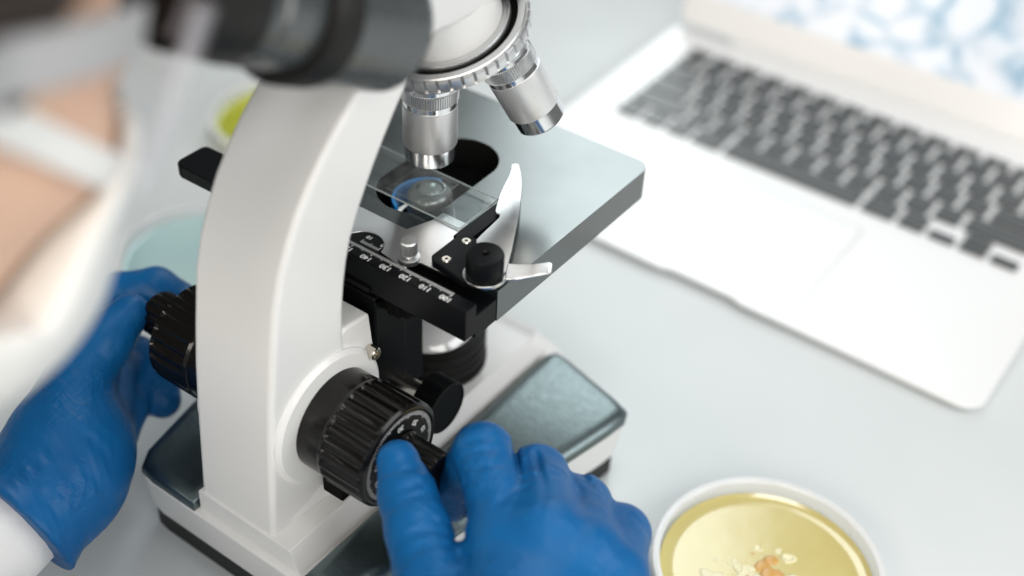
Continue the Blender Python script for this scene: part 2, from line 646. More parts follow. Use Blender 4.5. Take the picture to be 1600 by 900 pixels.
for sx in (1, -1):
    pp = [(38.8, -130.6), (38.8, 40), (42, 46.5), (50, 45.5), (83, 36.7), (91.5, 33.5), (93.5, 28), (91.5, 15), (63.0, -121), (57.5, -129.3), (49, -130.6)]
    if sx < 0:
        pp = [(23.0, -130.6), (23.0, 40), (42, 46.5), (50, 45.5), (83, 36.7), (91.5, 33.5), (93.5, 28), (91.5, 15), (63.0, -121), (57.5, -129.3), (49, -130.6)]
    pad = MB()
    rings = [[(x, y, 26.3) for x, y in pp]]
    for k in range(8):
        ph = math.pi / 2 * k / 7
        rings.append([(x, y, 28.0 + 4.6 * math.sin(ph)) for x, y in inset(pp, 6.5 * (1 - math.cos(ph)))])
    np_ = len(pp)
    pv = [(sx * x, y, zz) for rg in rings for x, y, zz in rg]
    pf = [[i, (i + 1) % np_, (i + 1) % np_ + np_, i + np_] for i in range(np_)]
    pf = [[a + k * np_ for a in f] for k in range(len(rings) - 1) for f in pf] + [[(len(rings) - 1) * np_ + i for i in range(np_)], list(range(np_))[::-1]]
    pad.add(pv, pf)
    obj("hand_rest", pad, M_pad, base, smooth=60)
obj("foot", MB().prism(inset(outline, 4.2), -ZT + 0.2, 3.6), M_foot, base, bevel=1)

# --- arm: curved profile in the y-z plane
back = [(-126.9, 36), (-124.8, 60), (-122.6, 86), (-120.5, 106), (-117.8, 124), (-113.4, 149), (-109, 163), (-103.5, 174.5), (-98, 184), (-91.2, 193), (-84, 201), (-76, 208.5),
        (-67, 216), (-56, 223.5), (-44, 231), (-30, 240), (-14, 250), (0, 262)]
front = [(30, 262), (38, 240), (38, 224), (30, 221.5), (8, 221.5), (-12, 221.8), (-20, 223), (-26.5, 222.6), (-32, 216.5), (-38, 209.5), (-45, 201), (-52, 191.6), (-57, 184.5), (-62, 176.6), (-66.8, 168.5), (-71.5, 159), (-74.5, 149.5),
         (-76.5, 140), (-78.2, 128), (-79, 116.5), (-78.6, 100), (-72, 86), (-64, 72), (-60, 60), (-58, 36)]
armb = MB().prism(back + front, -21, 21, 'x')
arm = obj("arm", armb, M_white, mic, bevel=2.4, seg=4, smooth=40)
# lower focus housing: block with the lock screw, round boss behind each knob, sloping skirt to the base
hb = MB().prism([(-80, 116), (-78, 117.5), (-63.5, 115.8), (-60, 84), (-58, 60), (-57.5, 38), (-120, 38), (-116, 70), (-104, 100), (-90, 108)], -20.4, 20.4, 'x')
obj("focus_housing", hb, M_white, arm, bevel=1.3, seg=3)
for sx in (1, -1):
    obj("knob_boss", MB().lathe([(30.5, 17), (30.5, 21.6), (28.6, 23.2), (25, 23.2)], (0, -91, 80), (sx, 0, 0), 96), M_white, arm, smooth=30)
    sk = MB()
    sk.add([(sx * 20.6, -118, 40), (sx * 20, -60, 58), (sx * 26.5, -57, 37.6), (sx * 21.1, -122, 37.6), (sx * 10, -116, 44), (sx * 10, -60, 58), (sx * 10, -57, 37.6), (sx * 10, -119, 37.6)],
           [[0, 1, 2, 3], [4, 7, 6, 5], [0, 4, 5, 1], [1, 5, 6, 2], [2, 6, 7, 3], [3, 7, 4, 0]])
    obj("skirt", sk, M_white, arm, bevel=1.2)
# lock screw with a hexagon socket
scw = MB().lathe([(2.9, 0), (2.9, 4.6), (2.5, 5.1), (1.6, 5.1), (1.5, 3.4)], (20.2, -65.2, 97.5), (1, 0, 0), 24, mod=lambda k, i, r: r * (0.94 if k in (0, 1) and i % 2 else 1) if k < 3 else r)
obj("lock_screw", scw, M_steel, arm, smooth=30)
obj("rack_stop", MB().prism([(-99, 44), (-90, 44), (-91.5, 55), (-99, 55)], 23, 34, 'x'), M_matte, arm, bevel=0.8)

# --- coarse and fine focus knobs, right and left
KY, KZ = -89.5, 79.5


def knob_mod(n_teeth, depth, ks):
    def f(k, i, r):
        if k in ks:
            ph = (i % 6)
            return r - (depth if ph in (3, 4) else (depth * 0.5 if ph in (2, 5) else 0))
        return r
    return f


for sx in (1, -1):
    KO = 0.0 if sx > 0 else -4.5
    n = 24 * 6
    pr = [(22.2, 21.5), (22.2, 34.0), (22.6, 34.4), (23.0, 36.0), (23.0, 37.0), (23.0, 55.0), (22.8, 56.4), (21.6, 57.4), (20.6, 57.6), (20.2, 56.9)]
    kn = obj("coarse_focus_knob", MB().lathe(pr, (KO, KY, KZ), (sx, 0, 0), n, mod=knob_mod(24, 1.25, (4, 5))), M_gloss, mic, smooth=28)
    obj("dial", MB().lathe([(20.1, 56.2), (20.1, 57.2), (11.8, 57.9), (11.8, 56.2)], (KO, KY, KZ), (sx, 0, 0), 96), M_satin, kn, smooth=30)
    mk = MB()
    for k in range(100):
        t = 2 * math.pi * k / 100
        L = 3.4 if k % 10 == 0 else (2.6 if k % 5 == 0 else 1.9)
        rad = Vector((0, math.cos(t), math.sin(t)))
        tan = Vector((0, -math.sin(t), math.cos(t)))
        rc = 19.5 - L / 2
        quad_into(mk, Vector((sx * (57.2 + (20.1 - rc) * 0.0843 + 0.06) + KO, KY, KZ)) + rad * rc, rad, tan, L, 0.34)
    for k in range(10):
        t = 2 * math.pi * k / 10 - 0.35
        rad = Vector((0, math.cos(t), math.sin(t)))
        tan = Vector((0, math.sin(t), -math.cos(t))) * (-sx)
        text_into(mk, str(k * 10), 3.4, Vector((sx * (57.75 + 0.06) + KO, KY, KZ)) + rad * 14.4, tan, rad, 0.02)
    obj("dial_marking", mk, M_print, kn, smooth=None)
    n = 16 * 6
    fk = obj("fine_focus_knob", MB().lathe([(11.4, 56.5), (11.4, 58.6), (10.3, 59.4), (10.5, 60), (10.5, 75.6), (9.8, 76.8), (7.6, 76.9), (7.2, 76.2)], (KO, KY, KZ), (sx, 0, 0), n,
             mod=knob_mod(16, 0.9, (3, 4))), M_gloss, mic, smooth=28)

# --- focus block with dovetail, condenser knob
fb = obj("focus_block", MB().box(-19, 19, -58.5, -39.4, 30, 119), M_satin, mic, bevel=0.8)
obj("dovetail", MB().box(-18.4, 18.4, -39.9, -27.5, 55, 119), M_satin, fb, bevel=0.6)
shaft = MB().lathe([(4.8, 10), (4.8, 36)], (0, -44.2, 62.8), (1, 0, 0), 32)
ck = obj("condenser_knob", MB().lathe([(11.4, 34.0), (12.5, 34.4), (12.5, 44.2), (12.1, 45.0), (11.2, 45.3), (10.9, 44.8)], (0, -44.2, 62.8), (1, 0, 0), 180,
         mod=lambda k, i, r: r - (0.45 if (k in (1, 2) and i % 3 == 0) else 0)), M_satin, mic, smooth=30)
obj("shaft", shaft, M_steel, ck, smooth=40)

# --- illuminator on the base
il = MB()
prf = [(27, 36), (27, 40)]
z = 40
for k in range(3):
    prf += [(25.6, z + 0.3), (25.6, z + 2.0), (26.6, z + 2.6), (26.6, z + 5.0)]
    z += 5.2
prf += [(25.5, z), (21.5, z + 1)]
ill = obj("illuminator", MB().lathe(prf, (0, 0, 0), (0, 0, 1), 96), M_rubber, mic, smooth=30)
obj("lamp_glass", MB().lathe([(21.4, 55.0), (20.4, 57.5), (17.5, 60.5), (12.5, 63), (6, 64.3), (1, 64.6)], (0, 0, 0), (0, 0, 1), 64), M_dome, ill, smooth=60)

# --- condenser under the stage
cd = obj("condenser", MB().lathe([(16, 88), (19, 90), (19, 97), (21, 98), (21, 106), (14.8, 108), (13.2, 118.4), (12.4, 118.6)], (0, 0, 0), (0, 0, 1), 64), M_satin, mic, smooth=30)
obj("filter_ring", MB().prism(arc(-1.6, 0, 15.6, 104, 246, 30) + arc(-1.6, 0, 13.9, 246, 104, 30), 118.5, 128.2), M_blue, cd, bevel=0.3, smooth=30)
obj("lens_mount", MB().lathe([(9.8, 118), (9.8, 130.5), (9.3, 131.8), (8.2, 133.0), (7.0, 133.9), (6.2, 134.0), (5.9, 132.4), (5.6, 132.2)], (0, 0, 0), (0, 0, 1), 64), M_mount, cd, smooth=30)
obj("top_lens", MB().lathe([(5.9, 132.0), (5.0, 134.0), (3.6, 135.1), (2.0, 135.7), (0.4, 135.9)], (0, 0, 0), (0, 0, 1), 48), M_lens, cd, smooth=60)
obj("fork", MB().box(-12, 12, -30, -14, 92, 104), M_satin, cd, bevel=1)

# --- stage: thick black plate with an oblong opening
ST = 134.7


def plate_with_hole(outer, hole, z0, z1):
    bm = bmesh.new()
    def loop(pts, zz):
        vs_ = [bm.verts.new((p[0], p[1], zz)) for p in pts]
        es = [bm.edges.new((vs_[i], vs_[(i + 1) % len(vs_)])) for i in range(len(vs_))]
        return vs_, es
    rings = {}
    for zz in (z0, z1):
        a, ea = loop(outer, zz)
        b_, eb = loop(hole, zz)
        bmesh.ops.triangle_fill(bm, edges=ea + eb, use_beauty=True)
        rings[zz] = (a, b_)
    for r in (0, 1):
        lo_, hi_ = rings[z0][r], rings[z1][r]
        nn = len(lo_)
        for i in range(nn):
            bm.faces.new((lo_[i], lo_[(i + 1) % nn], hi_[(i + 1) % nn], hi_[i]))
    mb = MB()
    bm.verts.index_update()
    mb.add([v.co[:] for v in bm.verts], [[v.index for v in f.verts] for f in bm.faces])
    bm.free()
    return mb


hole = arc(-3.0, -5.0, 17.8, 180, 360, 24) + arc(-3.0, 25, 17.2, 0, 180, 24)
outer = [(65.5, -39)] + arc(65.5 - 7, 75.8 - 7, 7, 0, 90, 8) + arc(-65.5 + 7, 75.8 - 7, 7, 90, 180, 8) + [(-65.5, -39)]
stage = obj("stage", plate_with_hole(outer, hole, 119.6, ST), M_stage, mic, bevel=0.45, seg=3, smooth=30)
hin = [(x * 0.999 - 0.002, 9.25 + (y - 9.25) * 0.999) for x, y in hole]
wall = MB()
nh = len(hole)
hin = inset(hole, 0.12)
wall.add([(x, y, 119.7) for x, y in hin] + [(x, y, ST - 0.35) for x, y in hin], [[i, (i + 1) % nh, (i + 1) % nh + nh, i + nh] for i in range(nh)])
obj("opening_lining", wall, M_matte, stage, smooth=30)
obj("carrier_plate", plate_with_hole(rrect(-26, 24, -34, 52, 4), arc(0, 0, 17.5, 0, 352.5, 47), 115.5, 119.3), M_matte, stage)
obj("track", MB().box(-65.3, 65.3, -52.9, -39.2, 119.9, 131), M_satin, stage, bevel=0.4)
bar = obj("scale_bar", MB().box(-64, 65.6, -59.6, -52.7, 122.6, 137.5), M_satin, stage, bevel=0.45, seg=3)
obj("bar_end", MB().prism([(-63.9, -59.5), (-90, -59.5)] + arc(-90, -55.5, 4, 270, 180, 4) + arc(-91, -44, 3, 180, 90, 4) + [(-63.9, -41)], 131.3, 137.4), M_satin, stage, bevel=0.6)
obj("bar_rail", MB().box(-70, 18, -60.8, -59.7, 123.0, 125.5), M_satin, stage, bevel=0.4)
obj("under_plate", MB().box(-60, 19, -59, -30, 115.5, 119.4), M_satin, stage, bevel=0.8)
# milled stage drive wheel peeping out under the bar
obj("drive_wheel", MB().lathe([(7.6, 109.5), (8.2, 110), (8.2, 118.5), (7.6, 119)], (24, -46, 0), (0, 0, 1), 60, mod=lambda k, i, r: r - (1.1 if (i % 5) in (0, 1) else 0)), M_matte, stage, smooth=30)
tk = MB()
for k in range(0, 61):
    v_ = 100 + k
    x = 55.0 - k
    L = 2.7 if v_ % 10 == 0 else (2.2 if v_ % 5 == 0 else 1.6)
    quad_into(tk, (x, -53.1 - L / 2, 137.54), (1, 0, 0), (0, 1, 0), 0.35, L)
obj("scale_tick", tk, M_print, stage, smooth=None)
for k in range(7):
    t_ = MB()
    text_into(t_, str(100 + 10 * k), 3.5, (54.5 - 10 * k, -57.6, 137.54), (-1, 0, 0), (0, -1, 0), 0.025)
    obj("scale_number", t_, M_print, stage, smooth=None)

# --- mechanical slide holder on the stage
pl = [(-75, -52.4), (-2.6, -52.4)] + arc(6.2, -51.2, 9.0, 172, 8, 14) + [(29.5, -52.2), (29.5, -45.2), (47.5, -44.4), (47.5, -40), (36, -36), (33.5, -21), (33.5, -13), (17.6, -13), (17.4, -20), (13.3, -31.6), (-75, -31.6)]
holder = obj("slide_holder", MB().prism(pl, 134.9, 136.2), M_brush, mic, bevel=0.25)
vn = obj("vernier_plate", MB().lathe([(8.7, 134.8), (8.7, 135.6)], (6.2, -51.2, 0), (0, 0, 1), 48), M_satin, holder)
vm = MB()
for k in range(11):
    L = 2.4 if k % 5 == 0 else 1.6
    quad_into(vm, (13.2 - 0.9 * k, -49.7 + L / 2, 135.65), (1, 0, 0), (0, 1, 0), 0.26, L)
text_into(vm, "0", 2.9, (12.6, -45.6, 135.65), (-1, 0, 0), (0, -1, 0), 0.02)
text_into(vm, "10", 2.9, (5.2, -45.0, 135.65), (-1, 0, 0), (0, -1, 0), 0.02)
obj("vernier_scale", vm, M_print, holder, smooth=None)
obj("thumb_screw", MB().lathe([(4.6, 136.2), (4.6, 138.2), (2.0, 138.6), (2.0, 139.6), (3.3, 139.8), (3.5, 140.3), (3.5, 145.4), (3.0, 146.1)], (27.4, -46.9, 0), (0, 0, 1), 72,
    mod=lambda k, i, r: r - (0.32 if (k in (5, 6) and i % 3 == 0) else 0)), M_satin_al, holder, smooth=28)
obj("holder_arm", MB().box(31.6, 38.6, -24, 5.5, 134.85, 137.2), M_satin, holder, bevel=0.3)
hbk = [(37.6, -44.6)] + arc(38.6, -41.2, 3.6, 200, 180, 2) + [(34.9, -26.5)] + arc(38.0, -24.8, 3.0, 180, 80, 6) + [(46, -23), (62, -30), (64, -42), (54, -47)]
hblock = obj("holder_block", MB().prism(hbk, 136.2, 139.6), M_satin, holder, bevel=0.5, seg=2)
for (x, y) in ((40.0, -26.3), (41.2, -40.6)):
    s_ = MB().lathe([(2.1, 139.4), (2.1, 139.75), (1.7, 140.0), (0.55, 140.0), (0.5, 139.5)], (x, y, 0), (0, 0, 1), 32,
                    mod=lambda k, i, r: r * (1.7 if (k >= 3 and i % 8 in (0, 1)) else 1.0))
    obj("screw", s_, M_steel, holder, smooth=30)
# spring clip: sickle blade, ring under the knob and bent lever
clip_p = [(43.5, -24.5), (42.9, -20.0), (41.6, -6.6), (40.4, -4.6), (39.0, -4.9), (37.6, -3.8), (36.2, -1.4), (34.3, 2.2), (32.4, 5.8), (29.4, 13), (26.8, 20.3), (24.2, 25.6)] + \
         arc(24.4, 28.4, 1.9, 200, 20, 6) + [(28.6, 26.6), (31.6, 23.2), (35.8, 17.6), (40, 11.4), (46, 1.8), (53.2, -11.0), (58.5, -20.4), (62.8, -28.8), (65, -33), (66, -38), (52, -35)]
clip = obj("clip", MB().prism(clip_p, 139.9, 141.0), M_clip, holder, bevel=0.25, smooth=30)
obj("clip_ring", MB().lathe([(8.6, 138.9), (8.6, 140.3)], (58.8, -39, 0), (0, 0, 1), 64), M_clip, holder, bevel=0.2)
lv = MB()
lsec = [((62.2, -28.6), (67.2, -37.2), 139.6), ((66.2, -26.2), (71.0, -34.2), 139.6), ((71.0, -23.0), (75.0, -29.6), 140.2), ((75.6, -19.6), (79.2, -25.6), 141.4), ((77.2, -19.4), (79.8, -23.8), 141.2)]
lvv, lvf = [], []
for a_, b_, zz in lsec:
    lvv += [(a_[0], a_[1], zz), (b_[0], b_[1], zz), (b_[0], b_[1], zz + 1.3), (a_[0], a_[1], zz + 1.3)]
for i in range(len(lsec) - 1):
    for j in range(4):
        a = i * 4 + j
        b_ = i * 4 + (j + 1) % 4
        lvf.append([a, b_, b_ + 4, a + 4])
lvf += [[0, 1, 2, 3], [len(lvv) - 1, len(lvv) - 2, len(lvv) - 3, len(lvv) - 4]]
lv.add(lvv, lvf)
obj("clip_lever", lv, M_clip, holder, bevel=0.4)
obj("pivot_knob", MB().lathe([(7.3, 140.4), (7.5, 140.8), (7.5, 149.4), (7.1, 150.2), (6.2, 150.4), (1.7, 150.4), (1.2, 149.6), (1.1, 146)], (58.8, -39, 0), (0, 0, 1), 72), M_satin, holder, smooth=30)

# --- nosepiece and objectives
AL = math.radians(21)
NV = Vector((0, math.sin(AL), -math.cos(AL)))          # axis, pointing down


def objective(root_pt, d):
    L = 37.0
    body = obj("objective", MB().lathe([(10.9, 10.5), (11.5, 10.9), (11.5, 28.6), (11.2, 29.3), (10.5, 29.5)], root_pt, d, 96), M_barrel, mic, smooth=30)
    obj("mount_ring", MB().lathe([(9.6, -3), (9.6, 0.5), (11.2, 0.8), (11.2, 2.2), (10.4, 2.4)], root_pt, d, 64), M_chrome, body, smooth=30)
    obj("knurled_ring", MB().lathe([(11.0, 2.2), (11.9, 2.6), (11.9, 7.6), (11.3, 8.1)], root_pt, d, 216,
        mod=lambda k, i, r: r - (0.8 if (k in (1, 2) and i % 3 == 0) else 0)), M_satin_al, body, smooth=28)
    obj("chrome_band", MB().lathe([(10.9, 7.9), (11.3, 8.2), (11.3, 10.3), (10.9, 10.7)], root_pt, d, 96), M_chrome, body, smooth=30)
    obj("tip", MB().lathe([(10.6, 29.3), (10.6, 36.3), (10.0, L), (8.0, L), (7.4, L - 0.6), (3.2, L - 0.6), (2.8, L - 0.2)], root_pt, d, 96), M_chrome, body, smooth=30)
    return body


objective(Vector((0, 0, 187)), Vector((0, 0, -1)))
objective(Vector((20.6, 20.2, 198.4)), Vector((math.sin(AL), math.cos(AL) * math.sin(AL), -math.cos(AL) ** 2)))
NC = Vector((0, 7.7, 212.3))                           # centre of the milled ring
nose = obj("nosepiece", MB().lathe([(29.9, 3.4), (30.2, 1.3), (33.0, 1.0), (33.4, 1.4), (33.4, 3)], NC, NV, 128, cap=False), M_satin_al, mic, smooth=30)
nt_ = 44
obj("milled_ring", MB().lathe([(33.0, 1.6), (34.2, 1.2), (34.8, 1.6), (35.1, 2.2), (35.1, 6.6), (34.6, 7.1), (31, 7.3)], NC, NV, nt_ * 8,
    mod=lambda k, i, r: r - (1.9 if (k in (2, 3, 4) and i % 8 == 0) else (0.0)), cap=False), M_satin_al, nose, smooth=28)
obj("turret_dome", MB().lathe([(32.5, 6.9), (30, 10), (26, 15), (20, 19), (12, 21.5), (4, 22)], NC, NV, 96), M_satin_al, nose, smooth=40)
obj("black_groove", MB().lathe([(27.0, 3.0), (30.6, 3.0)], NC, NV, 96, cap=False), M_matte, nose, smooth=30)
obj("silver_collar", MB().lathe([(24.0, 0.8), (25.2, 0.9), (26.2, 0.3), (27.0, 0.5), (27.3, 1.2), (27.3, 3.4)], NC, NV, 96, cap=False), M_satin_al, nose, smooth=50)
obj("nosepiece_mount", MB().lathe([(17.5, -22), (20.5, -14), (22.6, -7), (23.8, -1.5), (24.1, 1.2)], NC, NV, 96), M_white_head, nose, smooth=50)

# --- head and eyepiece tubes (mostly above the picture)
obj("head", MB().box(-44, 44, -60, 44, 263, 312), M_white_head, mic, bevel=12, seg=5, smooth=60)
ta = math.radians(28)
TD = (0, -math.cos(ta), math.sin(ta))
for sx in (1, -1):
    tube = obj("eyepiece_tube", MB().lathe([(20.4, -4), (22.0, -1.5), (22.2, 1), (22.2, 33), (22.2, 35)], (sx * 31, -66.5, 248.0), TD, 72), M_tube, mic, smooth=40)
    obj("tube_ring", MB().lathe([(22.0, 34.8), (23.4, 36), (23.4, 47), (22.4, 48.5)], (sx * 31, -66.5, 248.0), TD, 72), M_rubber, tube, smooth=40)
    obj("eyepiece", MB().lathe([(19.4, 48), (19.4, 64), (18.4, 65), (18.4, 70)], (sx * 31, -66.5, 248.0), TD, 72), M_tube, tube, smooth=40)
    obj("eyecup", MB().lathe([(18.0, 69.5), (19.4, 71), (18.6, 80), (17.4, 93), (15, 94), (13, 90)], (sx * 31, -66.5, 248.0), TD, 72), M_rubber, tube, smooth=50)

# ------------------------------------------------------------------ the glass slide
sl = thing("microscope_slide", "clear glass slide lying on the black stage under the objective", "glass slide", (0, 0, ZT + 136.35))
obj("glass", MB().box(-45.7, 30.4, -18.6, 7.9, 0, 1.05), M_slide, sl)
ed = MB()
ed.box(-45.7, 30.4, -18.78, -18.62, 0.1, 0.95).box(30.42, 30.62, -18.6, 7.9, 0.1, 0.95).box(-45.7, 30.4, 7.92, 8.08, 0.1, 0.95)
obj("ground_edge", ed, M_slide_edge, sl)
obj("cover_glass", MB().box(-11, 11, -16, 5.6, 1.1, 1.3), M_slide, sl)
ce = MB()
ce.box(-11, 11, -16.1, -16.02, 1.1, 1.3).box(-11, 11, 5.62, 5.74, 1.1, 1.3).box(11.02, 11.14, -16, 5.6, 1.1, 1.3)
obj("cover_edge", ce, M_cover_edge, sl)


# ------------------------------------------------------------------ the person
per = thing("person", "person in white coat, face mask and blue gloves turning the knobs of the microscope", "person", (0, 0, ZT))


def rot_frame(fwd):
    f_ = np.array(fwd, float)
    f_ /= np.linalg.norm(f_)
    r_ = np.array([1.0, 0, 0])
    u_ = np.cross(r_, f_)
    return np.stack([r_, f_, u_])


# head: local axes right, forward, up
HF = rot_frame((0, math.cos(math.radians(33)), -math.sin(math.radians(33))))
EYE = np.array([0, -173, 282.0])
HC = EYE - 82 * HF[1]


def hl(x, y, z):
    return HC + np.array([x, y, z], float) @ HF


def head_sdf(p, fat=0.0):
    q = (p - HC) @ HF.T
    d = ellip(q, (0, -8, 28), (76, 92, 84))
    d = smin(d, ellip(q, (0, 26, -28), (64, 62, 78)), 25)
    d = smin(d, ellip(q, (0, 62, -92), (30, 30, 24)), 22)          # chin
    d = smin(d, cone(q, (0, 84, 2), (0, 104, -36), 8, 12), 12)     # nose
    for sx in (1, -1):
        d = smin(d, ellip(q, (sx * 38, 58, -22), (24, 22, 18)), 16)   # cheekbones
        d = smax(d, -ellip(q, (sx * 31, 92, 0), (17, 14, 10)), 8)     # eye sockets
        d = smin(d, ellip(q, (sx * 31, 77, 0), (13, 12, 11)), 3)      # eyeballs under lids
        d = smin(d, ellip(q, (sx * 76, -14, -12), (7, 18, 30)), 5)    # ears
    d = smin(d, ellip(q, (0, 88, -62), (22, 8, 8)), 8)             # lips
    d = smin(d, cone(q, (0, -30, -70), (0, -52, -170), 54, 56), 25)   # neck
    return d - fat


body = sdf_obj("head", head_sdf, HC - [110, 170, 230], HC + [110, 150, 150], 4.5, M_skin, per, relax=2)


def hair_sdf(p):
    q = (p - HC) @ HF.T
    d = head_sdf(p, 6.5)
    d = smax(d, -(q[..., 2] - (0.9 * (q[..., 1] - 14) - 2)), 6)     # hairline rises towards the forehead
    d = smin(d, ellip(q, (0, -96, 40), (38, 36, 38)), 12)           # bun
    side = smax(head_sdf(p, 4.0), np.abs(q[..., 1] - 24) - 9, 4)
    side = smax(side, np.abs(q[..., 2] - 0) - 18, 4)
    return smin(d, side, 6)


obj_h = sdf_obj("hair", hair_sdf, HC - [110, 170, 120], HC + [110, 150, 150], 4.5, M_hair, per, relax=1)


def mask_sdf(p):
    q = (p - HC) @ HF.T
    sh = smin(head_sdf(p, 5.5), ellip(q, (0, 65, -56), (62, 45, 56)), 14)
    sh = smax(sh, -head_sdf(p, 0.3), 1.0)
    ymin = 70 + 0.12 * (q[..., 2] + 20)
    under = np.maximum(q[..., 2] + 68 - 0.25 * (q[..., 1] - 50), 14 - q[..., 1])
    sh = smax(sh, np.minimum(ymin - q[..., 1], under), 3)
    sh = smax(sh, q[..., 2] + 12 - 0.18 * (q[..., 1] - 60), 4)
    sh = smax(sh, -118 - q[..., 2], 4)
    return sh


obj_m = sdf_obj("face_mask", mask_sdf, HC - [100, 60, 150], HC + [100, 160, 30], 2.4, M_mask, per, relax=2)


def band_pts(pts, n=14):
    """points in head space pushed out to the skin"""
    out = []
    for i in range(len(pts) - 1):
        for k in range(n):
            t = k / n
            out.append(np.array(pts[i]) * (1 - t) + np.array(pts[i + 1]) * t)
    out.append(np.array(pts[-1], float))
    return out


def ribbon(name, pts, width, thick, material, parent, lift=2.0):
    P3 = []
    for q in band_pts(pts):
        w = HC + q @ HF
        out_dir = np.array([np.sign(q[0]) if q[0] else 1, 0, 0]) @ HF
        d = float(head_sdf(w[None])[0])
        for _ in range(6):
            w = w - out_dir * (d - lift)
            d = float(head_sdf(w[None])[0])
        P3.append(w)
    mb = MB()
    v_, f_ = [], []
    for i, w in enumerate(P3):
        t = P3[min(i + 1, len(P3) - 1)] - P3[max(i - 1, 0)]
        t = t / np.linalg.norm(t)
        o_ = np.array([1.0 if pts[0][0] > 0 else -1.0, 0, 0])
        s_ = np.cross(t, o_)
        s_ /= np.linalg.norm(s_)
        for a, b in ((-1, 0), (1, 0), (1, 1), (-1, 1)):
            v_.append(w + s_ * a * width / 2 + o_ * b * thick)
    for i in range(len(P3) - 1):
        for j in range(4):
            f_.append([i * 4 + j, i * 4 + (j + 1) % 4, i * 4 + 4 + (j + 1) % 4, i * 4 + 4 + j])
    f_ += [[0, 1, 2, 3], [len(v_) - 1, len(v_) - 2, len(v_) - 3, len(v_) - 4]]
    mb.add(v_, f_)
    return obj(name, mb, material, parent, smooth=60)


for sx in (1, -1):
    ribbon("upper_loop", [(sx * 50, 66, -22), (sx * 66, 24, -12), (sx * 74, -8, 2)], 9, 1.2, M_mask, obj_m, 2.6)
    ribbon("lower_loop", [(sx * 34, 58, -100), (sx * 60, 10, -80), (sx * 74, -12, -38)], 9, 1.2, M_mask, obj_m, 2.6)
gg = bpy.data.objects.new("safety_goggles", None)
COL.objects.link(gg)
gg.parent = per
for sx in (1, -1):
    ribbon("temple", [(sx * 66, 60, 13), (sx * 76, 34, 7), (sx * 76, 0, -4), (sx * 76, -20, -6)], 12, 2.5, M_strap, gg, 7.5)
gl_ = MB()
gv, gf = [], []
NG = 26
for i in range(NG + 1):
    t = math.radians(-78 + 156 * i / NG)
    for zz in (-24, 22):
        gv.append(tuple(hl(72 * math.sin(t), 58 + 48 * math.cos(t), zz)))
for i in range(NG):
    gf.append([2 * i, 2 * i + 2, 2 * i + 3, 2 * i + 1])
gl_.add(gv, gf)
go = obj("lens", gl_, M_goggle, gg, smooth=60)
sm = go.modifiers.new("thickness", 'SOLIDIFY')
sm.thickness = 0.0018


# coat: torso and both sleeves, cloth folds by waves along the sleeve
RW, RE, RS = (176, -176, 78), (262, -330, 40), (185, -440, 140)
LW, LE, LS = (-66, -160, 42), (-75, -335, 36), (-185, -440, 140)


def coat_sdf(p):
    d = ellip(p, (0, -440, 0), (165, 118, 270))
    d = smin(d, ellip(p, (0, -440, 150), (178, 85, 70)), 50)
    for W, E_, S_, c0, r0 in ((RW, RE, RS, 0.14, 31), (LW, LE, LS, 0.0, 20)):
        W_, E1 = np.array(W, float), np.array(E_, float)
        st = W_ + (E1 - W_) * c0
        f = smin(cone(p, st, E_, r0, 43), cone(p, E_, S_, 43, 62), 14)
        ax = (E1 - W_) / np.linalg.norm(E1 - W_)
        s = (p - W_) @ ax
        f = f + np.clip(s / 45, 0, 1) * (1.6 * np.sin(s / 7.5 + 0.05 * p[..., 2]) + 1.1 * np.sin(s / 4.1 + p[..., 0] * 0.08))
        d = smin(d, f, 22)
    hollow = smin(cone(p, (0, -440, 150), (0, -420, 330), 56, 62), cone(p, (0, -440, 150), (0, -470, 60), 56, 40), 5)
    return smax(d, -hollow, 5)


